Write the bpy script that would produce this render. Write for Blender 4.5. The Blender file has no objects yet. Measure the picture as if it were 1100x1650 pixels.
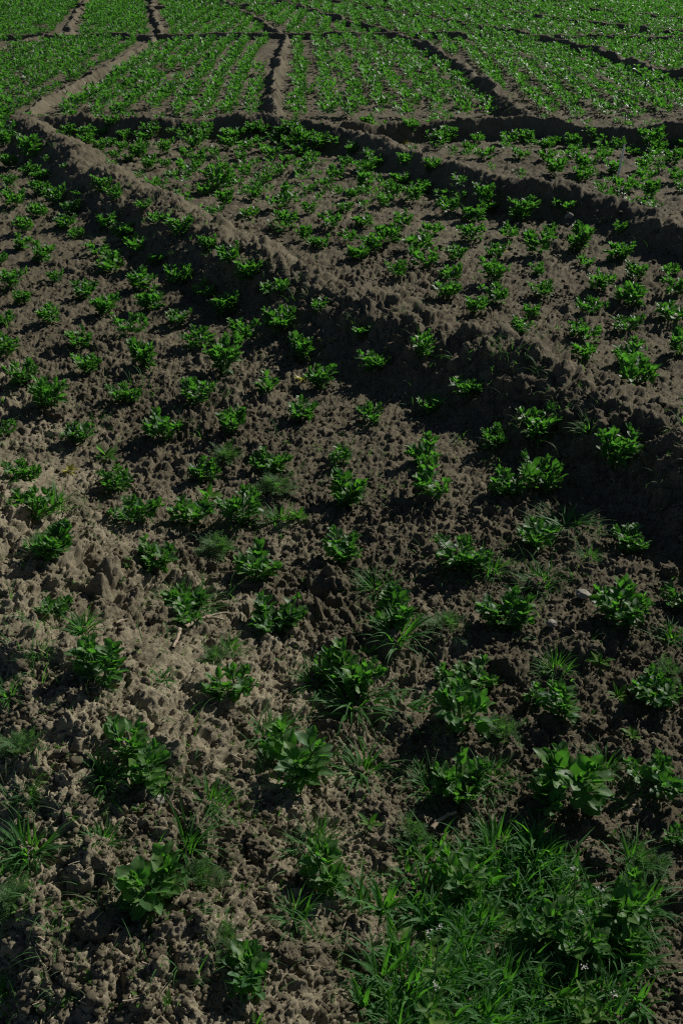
import bpy, math, random
import numpy as np
from mathutils import Vector

R = math.radians
SC = bpy.context.scene
COL = SC.collection
rng = np.random.default_rng(7)
random.seed(7)

# ------------------------------------------------------------------ camera
CAM_H, PITCH, FOC = 1.7, R(30.5), 35.0
F = 1650 * FOC / 36.0
cam_d = bpy.data.cameras.new('camera')
cam = bpy.data.objects.new('camera', cam_d)
COL.objects.link(cam)
cam.location = (0, 0, CAM_H)
cam.rotation_euler = (math.pi / 2 - PITCH, 0, 0)
cam_d.sensor_fit = 'VERTICAL'
cam_d.sensor_height = 36.0
cam_d.lens = FOC
cam_d.clip_start = 0.05
cam_d.clip_end = 3000
SC.camera = cam
CP, SP = math.cos(PITCH), math.sin(PITCH)


def ray(px, py):
    u, v = (px - 550) / F, (py - 825) / F
    return np.array([u, CP - v * SP, -SP - v * CP])


def ground(px, py, z=0.0):
    d = ray(px, py)
    t = (z - CAM_H) / d[2]
    return d[0] * t, d[1] * t


def depth_of(x, y, z):
    return y * CP - (z - CAM_H) * SP


# ------------------------------------------------------------------ light
EL = R(30.5)
sun_v = Vector((math.cos(EL) * math.sin(R(43)), math.cos(EL) * math.cos(R(43)), math.sin(EL)))
sd = bpy.data.lights.new('sun', 'SUN')
sd.energy = 5.0
sd.angle = R(0.5)
sd.color = (1.0, 0.965, 0.90)
sun = bpy.data.objects.new('sun', sd)
COL.objects.link(sun)
sun.rotation_euler = sun_v.to_track_quat('Z', 'Y').to_euler()
sun.location = sun_v * 40
W = bpy.data.worlds.new('World')
SC.world = W
W.use_nodes = True
nt = W.node_tree
bg = nt.nodes['Background']
sky = nt.nodes.new('ShaderNodeTexSky')
sky.sky_type = 'NISHITA'
sky.sun_disc = False
sky.air_density = 0.62
sky.dust_density = 0.25
sky.sun_elevation = EL
sky.sun_rotation = math.atan2(sun_v.x, sun_v.y)
nt.links.new(sky.outputs[0], bg.inputs[0])
bg.inputs[1].default_value = 0.05
vs = SC.view_settings
vs.view_transform = 'Standard'
vs.look = 'None'
vs.exposure = 0.0
vs.gamma = 1.0
SC.cycles.use_denoising = False
SC.cycles.filter_width = 1.2
SC.cycles.max_bounces = 6
SC.cycles.diffuse_bounces = 2
SC.cycles.transmission_bounces = 3


# ------------------------------------------------------------------ noise
def hsh(ix, iy, seed):
    h = (ix.astype(np.int64) * 374761393 + iy.astype(np.int64) * 668265263 + seed * 982451653) & 0xFFFFFFFF
    h = ((h ^ (h >> 13)) * 1274126177) & 0xFFFFFFFF
    h = ((h ^ (h >> 16)) * 2246822519) & 0xFFFFFFFF
    return ((h ^ (h >> 15)) & 0xFFFFFF) / float(0x1000000)


def vnoise(x, y, seed):
    ix, iy = np.floor(x), np.floor(y)
    fx, fy = x - ix, y - iy
    fx = fx * fx * fx * (fx * (fx * 6 - 15) + 10)
    fy = fy * fy * fy * (fy * (fy * 6 - 15) + 10)
    a, b = hsh(ix, iy, seed), hsh(ix + 1, iy, seed)
    c, d = hsh(ix, iy + 1, seed), hsh(ix + 1, iy + 1, seed)
    return (a + (b - a) * fx + (c - a) * fy + (a - b - c + d) * fx * fy) * 2 - 1


def fbm(x, y, seed, octs=4, gain=0.5):
    r, a = 0.0, 1.0
    for i in range(octs):
        r = r + a * vnoise(x * 2.03 ** i + 17.3 * i, y * 2.03 ** i - 9.1 * i, seed + i)
        a *= gain
    return r


def lumps(x, y, cell, seed, fill=0.75):
    """rounded clods: the highest of jittered ellipsoid caps, 0..about 0.5 cell"""
    gx, gy = x / cell, y / cell
    ix, iy = np.floor(gx), np.floor(gy)
    best = np.zeros_like(gx)
    for dx in (-1, 0, 1):
        for dy in (-1, 0, 1):
            cx, cy = ix + dx, iy + dy
            px = cx + 0.1 + 0.8 * hsh(cx, cy, seed)
            py = cy + 0.1 + 0.8 * hsh(cx, cy, seed + 1)
            k = hsh(cx, cy, seed + 2)
            r = 0.33 + 0.42 * k
            an = hsh(cx, cy, seed + 3) * 3.1416
            ca, sa = np.cos(an), np.sin(an)
            ex, ey = gx - px, gy - py
            d2 = ((ex * ca + ey * sa) / r) ** 2 + ((ey * ca - ex * sa) / (r * (0.6 + 0.35 * k))) ** 2
            on = hsh(cx, cy, seed + 4) < fill
            hh = np.sqrt(np.clip(1 - d2, 0, None)) * r * (0.45 + 0.6 * hsh(cx, cy, seed + 5))
            best = np.maximum(best, np.where(on, hh, 0))
    return best * cell


# ------------------------------------------------------------------ terrain: banked ridges between the beds
def path(pts, h):
    return np.array([ground(px, py, h) for px, py in pts])


RIDGES = []   # (points, height, half width on the left of travel, half width on the right, flat top)


def ridge(pts, h, wl, wr, top, ext0=None, ext1=None):
    p = path(pts, h)
    if ext0:
        d = p[0] - p[1]
        p = np.vstack([p[0] + d / np.linalg.norm(d) * ext0, p])
    if ext1:
        d = p[-1] - p[-2]
        p = np.vstack([p, p[-1] + d / np.linalg.norm(d) * ext1])
    RIDGES.append((p, h, wl, wr, top))


# long diagonal ridge from the far left corner to the right edge
ridge([(34, 182), (100, 226), (200, 284), (330, 350), (450, 414), (560, 458), (650, 492), (760, 532), (860, 580),
       (960, 622), (1100, 690)], 0.20, 0.47, 0.44, 0.0, None, 6)
# its continuation away from the camera
ridge([(34, 182), (62, 160), (150, 112), (205, 80), (258, 52)], 0.10, 0.17, 0.15, 0.0)
ridge([(258, 52), (252, 26), (245, 0)], 0.10, 0.14, 0.14, 0.0, None, 14)
# ridge that leaves the corner to the right, then runs down to the right edge
ridge([(34, 182), (120, 181), (300, 184), (445, 181), (560, 204), (650, 232), (720, 257), (800, 279), (900, 298),
       (1000, 322), (1100, 352)], 0.18, 0.27, 0.26, 0.0, None, 8)
# cross ridge to the right
ridge([(560, 196), (660, 190), (760, 188), (860, 184), (980, 192), (1100, 198)], 0.19, 0.20, 0.14, 0.0, None, 10)
ridge([(446, 180), (440, 150), (446, 105), (458, 50)], 0.14, 0.21, 0.13, 0.0)
ridge([(458, 50), (430, 32), (372, 2)], 0.12, 0.17, 0.13, 0.0, None, 12)
ridge([(872, 184), (805, 140), (745, 92), (692, 62), (640, 46)], 0.17, 0.24, 0.18, 0.0)
ridge([(640, 46), (560, 26), (480, 4)], 0.14, 0.17, 0.14, 0.0, None, 12)
# far cross ridge over the whole width
ridge([(0, 49), (250, 49), (450, 48), (650, 46), (860, 50), (1100, 52)], 0.14, 0.17, 0.15, 0.0, 12, 12)
ridge([(0, 70), (60, 57), (112, 47), (118, 26), (135, 0)], 0.09, 0.15, 0.15, 0.0, 3, 8)
ridge([(880, 52), (960, 70), (1040, 94), (1100, 108)], 0.18, 0.22, 0.17, 0.0, None, 6)
ridge([(860, 48), (730, 28), (600, 6)], 0.14, 0.17, 0.14, 0.0, None, 10)
ridge([(1100, 44), (960, 30), (820, 14), (700, 2)], 0.14, 0.17, 0.14, 0.0, 8, 8)
ridge([(1100, 24), (980, 12), (860, 2)], 0.14, 0.17, 0.14, 0.0, 8, 8)
ridge([(1100, 9), (1000, 3)], 0.14, 0.17, 0.14, 0.0, 8, 8)
ridge([(-400, 1), (0, 2), (300, 3), (560, 0)], 0.14, 0.17, 0.14, 0.0)
# near ridge on which the photographer stands
NEAR_H = 0.17
ridge([(-330, 760), (-170, 900), (-75, 1010), (-15, 1130), (-5, 1280), (12, 1430), (60, 1640)], 0.23, 0.86, 0.32, 0.0, 5, 4)


def polydist(x, y, p):
    bd = np.full(x.shape, 1e9)
    bs = np.zeros(x.shape)
    for i in range(len(p) - 1):
        ax, ay = p[i]
        bx, by = p[i + 1] - p[i]
        L2 = bx * bx + by * by
        t = np.clip(((x - ax) * bx + (y - ay) * by) / L2, 0, 1)
        ex, ey = x - ax - t * bx, y - ay - t * by
        d2 = ex * ex + ey * ey
        m = d2 < bd
        bd = np.where(m, d2, bd)
        bs = np.where(m, bx * (y - ay) - by * (x - ax), bs)
    return np.sqrt(bd), bs


def ridge_amount(x, y):
    """height given by the banked ridges"""
    wx = x + 0.06 * fbm(x * 1.7, y * 1.7, 501, 4, .6)
    wy = y + 0.06 * fbm(x * 1.7, y * 1.7, 541, 3)
    z = np.zeros(x.shape)
    for p, h, wl, wr, top in RIDGES:
        reach = 1.5
        lo, hi = p.min(0) - reach, p.max(0) + reach
        m = (x > lo[0]) & (x < hi[0]) & (y > lo[1]) & (y < hi[1])
        if not m.any():
            continue
        d, s = polydist(wx[m], wy[m], p)
        w = np.where(s > 0, wl, wr)
        w = w * np.clip(1.30 - 0.042 * y[m] + 0.04 * np.clip(y[m] - 21.5, 0, 9), 0.62, 1)
        t = np.clip((d - top) / w, 0, 1)
        prof = 1 - t * t * (3 - 2 * t)
        hh = h * np.clip(1.22 - 0.03 * y[m] + 0.03 * np.clip(y[m] - 21.5, 0, 9), 0.78, 1) * (1 + 0.16 * vnoise(x[m] * 2.3, y[m] * 2.3, 77) + 0.10 * vnoise(x[m] * 7, y[m] * 7, 78))
        zz = hh * prof
        a, b = z[m], zz
        k = 0.04
        hmix = np.clip(0.5 + 0.5 * (b - a) / k, 0, 1)
        z[m] = np.where(np.minimum(a, b) < 1e-4, np.maximum(a, b), a + (b - a) * hmix + k * hmix * (1 - hmix) * 0.6)
    return z


def base_height(x, y):
    z = ridge_amount(x, y)
    z = z + 0.014 * fbm(x * 1.3, y * 1.3, 11, 3) + 0.008 * vnoise(x * 5, y * 5, 31)
    return z


def fine_height(x, y, far):
    """clods and crumbs; far = distance from the camera, fades what the mesh cannot carry"""
    wx = x + 0.012 * fbm(x * 22, y * 22, 201, 3)
    wy = y + 0.012 * fbm(x * 22, y * 22, 231, 3)
    rough = 0.75 + 0.45 * fbm(x * 2.1, y * 2.1, 91, 2)
    rough = np.clip(rough, 0.5, 1.4)
    bank = np.clip(ridge_amount(x, y) / 0.12, 0, 1) * np.where(y > 2.2, 1, .55)
    z = (0.38 + 0.22 * (far < 2.6)) * np.clip((14 - far) / 6, 0.35, 1) * lumps(wx, wy, 0.085, 300, 0.30) * rough
    z += (0.66 - 0.02 * np.clip((far - 2.5) / 2, 0, 1) * np.clip((22 - far) / 8, -0.5, 1) * (1 - 0.7 * bank * (far > 7))) * lumps(wx, wy, 0.042, 320, 0.62) * rough
    m = (bank > 0.05) & (far < 11)
    if m.any():
        z[m] += bank[m] * np.clip((10 - far[m]) / 5, 0, 1) * (0.95 * lumps(wx[m] * 1.1 - 3, wy[m] + 5, 0.060, 310, 0.72) + 0.30 * lumps(wx[m], wy[m], 0.11, 315, 0.30))
    z += 0.0025 * fbm(x * 48, y * 48, 421, 3, 0.6) * np.clip((far - 1.5) / 2, 0.15, 1)
    m = bank > 0.02
    z[m] += bank[m] * 0.012 * (np.abs(fbm(wx[m] * 17, wy[m] * 17, 441, 3, 0.6)) - 0.4) * np.clip((16 - far[m]) / 8, .25, 1)
    m = far < 13
    if m.any():
        xx, yy = wx[m], wy[m]
        z[m] += 1.15 * lumps(xx, yy, 0.020, 340, 0.78) * rough[m]
    m = far < 6
    if m.any():
        z[m] += 1.35 * lumps(wx[m] + 0.002 * vnoise(x[m] * 140, y[m] * 140, 5), wy[m], 0.0095, 360, 0.7)
        z[m] += 0.0014 * vnoise(x[m] * 230, y[m] * 230, 401)
    m = far < 3.2
    if m.any():
        z[m] += 1.2 * lumps(wx[m], wy[m], 0.0056, 380, 0.7)
    return z - 0.020


# rows and columns of one continuous sheet, finer towards the camera
ys = [0.55]
while ys[-1] < 33:
    y = ys[-1]
    foot = (y * y + CAM_H ** 2) / (CAM_H * 994.0)
    ys.append(y + min(foot * 0.95, 0.022))
near_rows = ys
back = [0.55]
st = 0.02
while back[-1] > -60:
    back.append(back[-1] - st)
    st *= 1.16
ahead = [ys[-1]]
st = 0.05
while ahead[-1] < 1500:
    ahead.append(ahead[-1] + st)
    st *= 1.14
ys = np.array(back[:0:-1] + near_rows + ahead[1:])
NC = 760
s_in = np.linspace(-1, 1, NC)
so = [1.0]
st = 0.02
while so[-1] < 400:
    so.append(so[-1] + st)
    st *= 1.17
so = np.array(so[1:])
s_all = np.concatenate([-so[::-1], s_in, so])
Wy = 0.40 * np.sqrt(np.clip(ys, 0, None) ** 2 + CAM_H ** 2) + 0.10
Wy = np.minimum(Wy, 16.0)
X = s_all[None, :] * Wy[:, None]
Y = np.repeat(ys[:, None], len(s_all), 1)
shape = X.shape
X, Y = X.ravel(), Y.ravel()
near_m = (np.abs(X) < 60) & (Y < 80) & (Y > -30)
Z = np.zeros(X.shape)
Z[near_m] = base_height(X[near_m], Y[near_m])
far = np.sqrt(X * X + Y * Y)
fm = near_m & (far < 36)
FZ = np.zeros(X.shape)
FZ[fm] = fine_height(X[fm], Y[fm], far[fm])
# clods on the banks grow out of the slope, not straight up
bk = fm & (Y > 1.0) & (Y < 14) & (Z > 0.03)
bx_, by_ = X[bk], Y[bk]
gx_ = (base_height(bx_ + .02, by_) - base_height(bx_ - .02, by_)) / .04
gy_ = (base_height(bx_, by_ + .02) - base_height(bx_, by_ - .02)) / .04
nl = 1 / np.sqrt(1 + gx_ ** 2 + gy_ ** 2)
X[bk] -= gx_ * nl * FZ[bk] * .9
Y[bk] -= gy_ * nl * FZ[bk] * .9
FZ[bk] *= nl
Z += FZ


def mesh_np(name, V, Q, mat, smooth=True, attrs=None):
    me = bpy.data.meshes.new(name)
    V = np.asarray(V, np.float32)
    Q = np.asarray(Q, np.int32)
    me.vertices.add(len(V))
    me.vertices.foreach_set('co', V.ravel())
    k = Q.shape[1]
    me.loops.add(Q.size)
    me.loops.foreach_set('vertex_index', Q.ravel())
    me.polygons.add(len(Q))
    me.polygons.foreach_set('loop_start', np.arange(0, Q.size, k, dtype=np.int32))
    me.polygons.foreach_set('use_smooth', np.full(len(Q), smooth))
    me.update(calc_edges=True)
    for an, av in (attrs or {}).items():
        a = me.attributes.new(an, 'FLOAT', 'POINT')
        a.data.foreach_set('value', np.asarray(av, np.float32))
    me.materials.append(mat)
    return me


# ------------------------------------------------------------------ materials
def new_mat(name):
    m = bpy.data.materials.new(name)
    m.use_nodes = True
    n = m.node_tree.nodes
    return m, n, m.node_tree.links, n['Principled BSDF']


def soil_material():
    m, n, l, p = new_mat('dry_loam_soil')
    geo = n.new('ShaderNodeNewGeometry')

    def noise(scale, detail, rough=0.6):
        t = n.new('ShaderNodeTexNoise')
        t.inputs['Scale'].default_value = scale
        t.inputs['Detail'].default_value = detail
        t.inputs['Roughness'].default_value = rough
        l.new(geo.outputs['Position'], t.inputs['Vector'])
        return t
    big, mid, fin = noise(0.9, 4), noise(14, 5), noise(130, 5, 0.7)
    r1 = n.new('ShaderNodeValToRGB')
    r1.color_ramp.elements[0].position = 0.35
    r1.color_ramp.elements[0].color = (0.182, 0.163, 0.114, 1)
    r1.color_ramp.elements[1].position = 0.66
    r1.color_ramp.elements[1].color = (0.268, 0.243, 0.174, 1)
    l.new(big.outputs['Fac'], r1.inputs['Fac'])
    r2 = n.new('ShaderNodeValToRGB')
    r2.color_ramp.elements[0].position = 0.30
    r2.color_ramp.elements[0].color = (0.72, 0.70, 0.67, 1)
    r2.color_ramp.elements[1].position = 0.72
    r2.color_ramp.elements[1].color = (1.16, 1.15, 1.13, 1)
    l.new(mid.outputs['Fac'], r2.inputs['Fac'])
    r3 = n.new('ShaderNodeValToRGB')
    r3.color_ramp.elements[0].position = 0.32
    r3.color_ramp.elements[0].color = (0.70, 0.68, 0.66, 1)
    r3.color_ramp.elements[1].position = 0.70
    r3.color_ramp.elements[1].color = (1.22, 1.21, 1.20, 1)
    l.new(fin.outputs['Fac'], r3.inputs['Fac'])

    def mul(a, b):
        x = n.new('ShaderNodeMix')
        x.data_type = 'RGBA'
        x.blend_type = 'MULTIPLY'
        x.inputs[0].default_value = 1
        l.new(a, x.inputs[6])
        l.new(b, x.inputs[7])
        return x.outputs[2]
    c = mul(mul(r1.outputs[0], r2.outputs[0]), r3.outputs[0])
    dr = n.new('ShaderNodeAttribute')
    dr.attribute_name = 'dry'  # near bank tone: dry crust plus sunlight painted into the soil colour
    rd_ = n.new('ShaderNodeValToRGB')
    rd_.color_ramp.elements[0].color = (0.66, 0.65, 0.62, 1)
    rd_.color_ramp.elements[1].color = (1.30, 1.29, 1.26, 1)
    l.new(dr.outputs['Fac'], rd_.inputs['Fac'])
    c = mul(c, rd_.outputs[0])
    l.new(c, p.inputs['Base Color'])
    p.inputs['Roughness'].default_value = 0.95
    p.inputs['Specular IOR Level'].default_value = 0.12
    bn = noise(260, 6, 0.75)
    b = n.new('ShaderNodeBump')
    b.inputs['Strength'].default_value = 0.9
    b.inputs['Distance'].default_value = 0.006
    l.new(bn.outputs['Fac'], b.inputs['Height'])
    l.new(b.outputs[0], p.inputs['Normal'])
    return m


def leaf_material(name, dark, light, back, trans, tfac, rough=0.42, spec=0.45):
    m, n, l, p = new_mat(name)
    out = n['Material Output']
    at = n.new('ShaderNodeAttribute')
    at.attribute_name = 'tint'
    oi = n.new('ShaderNodeObjectInfo')
    ad = n.new('ShaderNodeMath')
    ad.operation = 'MULTIPLY_ADD'
    l.new(oi.outputs['Random'], ad.inputs[0])
    ad.inputs[1].default_value = 0.42
    l.new(at.outputs['Fac'], ad.inputs[2])
    mx = n.new('ShaderNodeMix')
    mx.data_type = 'RGBA'
    l.new(ad.outputs[0], mx.inputs[0])
    mx.inputs[6].default_value = (*dark, 1)
    mx.inputs[7].default_value = (*light, 1)
    # pale midrib
    rb = n.new('ShaderNodeAttribute')
    rb.attribute_name = 'rib'
    pw = n.new('ShaderNodeMath')
    pw.operation = 'POWER'
    l.new(rb.outputs['Fac'], pw.inputs[0])
    pw.inputs[1].default_value = 9
    m2 = n.new('ShaderNodeMix')
    m2.data_type = 'RGBA'
    sc = n.new('ShaderNodeMath')
    sc.operation = 'MULTIPLY'
    sc.inputs[1].default_value = 0.45
    l.new(pw.outputs[0], sc.inputs[0])
    l.new(sc.outputs[0], m2.inputs[0])
    l.new(mx.outputs[2], m2.inputs[6])
    m2.inputs[7].default_value = (light[0] * 1.9, light[1] * 1.6, light[2] * 1.6, 1)
    geo = n.new('ShaderNodeNewGeometry')
    m3 = n.new('ShaderNodeMix')
    m3.data_type = 'RGBA'
    l.new(geo.outputs['Backfacing'], m3.inputs[0])
    l.new(m2.outputs[2], m3.inputs[6])
    m3.inputs[7].default_value = (*back, 1)
    # blotches
    tx = n.new('ShaderNodeTexNoise')
    tx.inputs['Scale'].default_value = 90
    tx.inputs['Detail'].default_value = 3
    l.new(geo.outputs['Position'], tx.inputs['Vector'])
    mr = n.new('ShaderNodeMapRange')
    mr.inputs[1].default_value = 0.3
    mr.inputs[2].default_value = 0.7
    mr.inputs[3].default_value = 0.82
    mr.inputs[4].default_value = 1.12
    l.new(tx.outputs['Fac'], mr.inputs[0])
    m4 = n.new('ShaderNodeMix')
    m4.data_type = 'RGBA'
    m4.blend_type = 'MULTIPLY'
    m4.inputs[0].default_value = 1
    l.new(m3.outputs[2], m4.inputs[6])
    l.new(mr.outputs[0], m4.inputs[7])
    l.new(m4.outputs[2], p.inputs['Base Color'])
    p.inputs['Roughness'].default_value = rough
    p.inputs['Specular IOR Level'].default_value = spec
    b = n.new('ShaderNodeBump')
    b.inputs['Strength'].default_value = 0.25
    b.inputs['Distance'].default_value = 0.002
    l.new(tx.outputs['Fac'], b.inputs['Height'])
    l.new(b.outputs[0], p.inputs['Normal'])
    tr = n.new('ShaderNodeBsdfTranslucent')
    tr.inputs['Color'].default_value = (*trans, 1)
    ms = n.new('ShaderNodeMixShader')
    ms.inputs[0].default_value = tfac
    l.new(p.outputs[0], ms.inputs[1])
    l.new(tr.outputs[0], ms.inputs[2])
    l.new(ms.outputs[0], out.inputs[0])
    return m


def plain_material(name, a, b, scale, rough=0.85):
    m, n, l, p = new_mat(name)
    geo = n.new('ShaderNodeNewGeometry')
    t = n.new('ShaderNodeTexNoise')
    t.inputs['Scale'].default_value = scale
    t.inputs['Detail'].default_value = 5
    l.new(geo.outputs['Position'], t.inputs['Vector'])
    r = n.new('ShaderNodeValToRGB')
    r.color_ramp.elements[0].position = 0.3
    r.color_ramp.elements[0].color = (*a, 1)
    r.color_ramp.elements[1].position = 0.7
    r.color_ramp.elements[1].color = (*b, 1)
    l.new(t.outputs['Fac'], r.inputs['Fac'])
    l.new(r.outputs[0], p.inputs['Base Color'])
    p.inputs['Roughness'].default_value = rough
    p.inputs['Specular IOR Level'].default_value = 0.2
    bp = n.new('ShaderNodeBump')
    bp.inputs['Strength'].default_value = 0.4
    bp.inputs['Distance'].default_value = 0.003
    l.new(t.outputs['Fac'], bp.inputs['Height'])
    l.new(bp.outputs[0], p.inputs['Normal'])
    return m


M_SOIL = soil_material()
M_BEAN = leaf_material('bean_leaf', (0.028, 0.088, 0.036), (0.096, 0.185, 0.042), (0.075, 0.160, 0.070),
                       (0.125, 0.43, 0.03), 0.36, 0.5, 0.28)
M_STEM = leaf_material('bean_stem', (0.06, 0.13, 0.035), (0.10, 0.18, 0.05), (0.08, 0.15, 0.04), (0.1, 0.3, 0.03), 0.12)
M_GRASS = leaf_material('grass_blade', (0.022, 0.085, 0.022), (0.105, 0.190, 0.036), (0.060, 0.150, 0.045),
                        (0.14, 0.48, 0.03), 0.42, 0.55, 0.16)
M_FEATHER = leaf_material('feathery_leaf', (0.055, 0.120, 0.042), (0.095, 0.175, 0.062), (0.08, 0.15, 0.05),
                          (0.17, 0.42, 0.07), 0.40, 0.6, 0.25)
M_DRYGRASS = leaf_material('dry_grass_blade', (0.07, 0.105, 0.045), (0.20, 0.19, 0.10), (0.12, 0.14, 0.07),
                           (0.18, 0.24, 0.08), 0.35, 0.6, 0.25)
M_PETAL = plain_material('white_petals', (0.42, 0.43, 0.37), (0.62, 0.61, 0.55), 300)
M_TWIG = plain_material('weathered_twig', (0.17, 0.125, 0.085), (0.36, 0.29, 0.21), 60)
M_STONE = plain_material('grey_stone', (0.19, 0.172, 0.14), (0.29, 0.265, 0.22), 40)
M_STRAW = plain_material('dead_straw', (0.26, 0.21, 0.13), (0.46, 0.39, 0.27), 50)
M_WHITE = plain_material('white_paint', (0.62, 0.60, 0.55), (0.80, 0.78, 0.72), 50, 0.6)
M_YELLOW = leaf_material('yellowing_leaf', (0.22, 0.24, 0.03), (0.42, 0.40, 0.05), (0.3, 0.3, 0.06), (0.5, 0.5, 0.05), 0.35)

# the ground sheet
nr, nc = shape
ii = np.arange(nr - 1)[:, None] * nc + np.arange(nc - 1)[None, :]
Q = np.stack([ii, ii + 1, ii + nc + 1, ii + nc], -1).reshape(-1, 4)
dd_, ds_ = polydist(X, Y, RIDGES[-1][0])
DRY_SUNLIT = np.clip((1.15 - dd_) / 0.7 + 0.6 * fbm(X * 6, Y * 6, 611, 3), 0, 1) * near_m  # paler soil by the near ridge, part dry crust, part painted sunlight
gm = mesh_np('ground', np.stack([X, Y, Z], -1), Q, M_SOIL, True, {'dry': DRY_SUNLIT})
go = bpy.data.objects.new('ground', gm)
COL.objects.link(go)
go['kind'] = 'structure'
go['label'] = 'dry cloddy grey brown farm soil banked into long ridges between beds'
go['category'] = 'ground'
del X, Y, Q


def H(x, y):
    x, y = np.atleast_1d(np.asarray(x, float)), np.atleast_1d(np.asarray(y, float))
    return base_height(x, y)


def hit(px, py):
    """the spot of ground that stands at this place in the photograph"""
    z = 0.0
    for _ in range(14):
        x, y = ground(px, py, z)
        z = 0.5 * z + 0.5 * float(H(x, y)[0])
    return x, y, z


def settle(x, y, r=0.03):
    """how far the cloddy surface stands above the smoothed one round this spot"""
    a = np.array([0, 1.26, 2.51, 3.77, 5.03, 0])
    px = x + np.cos(a) * np.array([r] * 5 + [0])
    py = y + np.sin(a) * np.array([r] * 5 + [0])
    return float(np.mean(fine_height(px, py, np.hypot(px, py))))


def hit_all(pxs, pys):
    pxs, pys = np.asarray(pxs, float), np.asarray(pys, float)
    u, v = (pxs - 550) / F, (pys - 825) / F
    dy, dz = CP - v * SP, -SP - v * CP
    z = np.zeros(len(pxs))
    for _ in range(14):
        t = (z - CAM_H) / dz
        x, y = u * t, dy * t
        z = 0.5 * z + 0.5 * base_height(x, y)
    return x, y, z


# ------------------------------------------------------------------ leaf builders
class Acc:
    def __init__(s):
        s.v, s.q, s.t, s.r = [], [], [], []

    def add(s, verts, quads, tint, rib=None):
        o = len(s.v)
        s.v.extend(verts)
        s.q.extend([tuple(i + o for i in q) for q in quads])
        s.t.extend([tint] * len(verts))
        s.r.extend(rib if rib else [0.0] * len(verts))

    def arrays(s):
        return np.array(s.v), np.array(s.q), np.array(s.t), np.array(s.r)

    def mesh(s, name, mat):
        v, q, t, r = s.arrays()
        return mesh_np(name, v, q, mat, True, {'tint': t, 'rib': r})


def unit(a):
    return a / (np.linalg.norm(a) + 1e-9)


def leaflet(acc, base, d, L, Wd, fold, curl, tint, rg, rows=6, cols=5, roll=0.0, fine=True, tipw=0.62):
    d = unit(d)
    up = np.array([0, 0, 1.0]) if abs(d[2]) < 0.93 else unit(np.array([rg.normal(), rg.normal(), 0.2]))
    n = unit(up - d * np.dot(up, d))
    s = np.cross(d, n)
    n, s = n * math.cos(roll) + s * math.sin(roll), s * math.cos(roll) - n * math.sin(roll)
    if not fine:
        def P(u, v):
            return base + d * L * u - n * curl * L * u * u + s * Wd * 0.5 * v * math.cos(fold) + n * Wd * 0.5 * abs(v) * math.sin(fold)
        vs_ = [P(0, 0), P(0.5, 0), P(1, 0), P(0.55, -1), P(0.55, 1)]
        acc.add(vs_, [(0, 1, 2, 3), (0, 4, 2, 1)], tint)
        return
    vs_, rib = [], []
    ph, ph2 = rg.uniform(0, 6.28), rg.uniform(0, 6.28)
    for i in range(rows + 1):
        u = i / rows
        hw = 0.5 * Wd * max(0.03, math.sin(math.pi * min(1, u ** (tipw + 0.30))) ** 0.55)
        if i == rows:
            hw = 0.10 * Wd
        c = base + d * L * (u - 0.12 * curl * u * u) - n * (curl * L * u * u)
        for j in range(cols):
            v = -1 + 2 * j / (cols - 1)
            a = fold * (1 - 0.25 * u)
            wav = 0.07 * Wd * math.sin(u * 7 + ph + 2.2 * v) * abs(v) + 0.03 * Wd * math.sin(13 * u + ph2)
            vs_.append(c + s * hw * v * math.cos(a) + n * (hw * abs(v) ** 1.3 * math.sin(a) + wav))
            rib.append(1.0 - abs(v))
    qs = []
    for i in range(rows):
        for j in range(cols - 1):
            a = i * cols + j
            qs.append((a, a + 1, a + cols + 1, a + cols))
    acc.add(vs_, qs, tint, rib)


def tube(acc, pts, rad, tint=0.5, sides=5):
    pts = [np.asarray(p, float) for p in pts]
    vs_ = []
    for i, p in enumerate(pts):
        d = unit(pts[min(i + 1, len(pts) - 1)] - pts[max(i - 1, 0)])
        a = unit(np.cross(d, np.array([0.31, 0.9, 0.28])))
        b = np.cross(d, a)
        r = rad[i] if hasattr(rad, '__len__') else rad
        for k in range(sides):
            an = 2 * math.pi * k / sides
            vs_.append(p + (a * math.cos(an) + b * math.sin(an)) * r)
    qs = []
    for i in range(len(pts) - 1):
        for k in range(sides):
            k2 = (k + 1) % sides
            qs.append((i * sides + k, i * sides + k2, (i + 1) * sides + k2, (i + 1) * sides + k))
    c0, c1 = len(vs_), len(vs_) + 1
    vs_ += [pts[0], pts[-1]]
    last = (len(pts) - 1) * sides
    for k in range(0, sides, 1):
        k2 = (k + 1) % sides
        qs.append((c0, k2, k, c0) if False else (k2, k, c0, c0))
        qs.append((last + k, last + k2, c1, c1))
    # drop the degenerate caps, the ends are buried or hair thin
    qs = [q for q in qs if len(set(q)) == 4]
    vs_ = vs_[:-2]
    acc.add(vs_, qs, tint)


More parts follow.
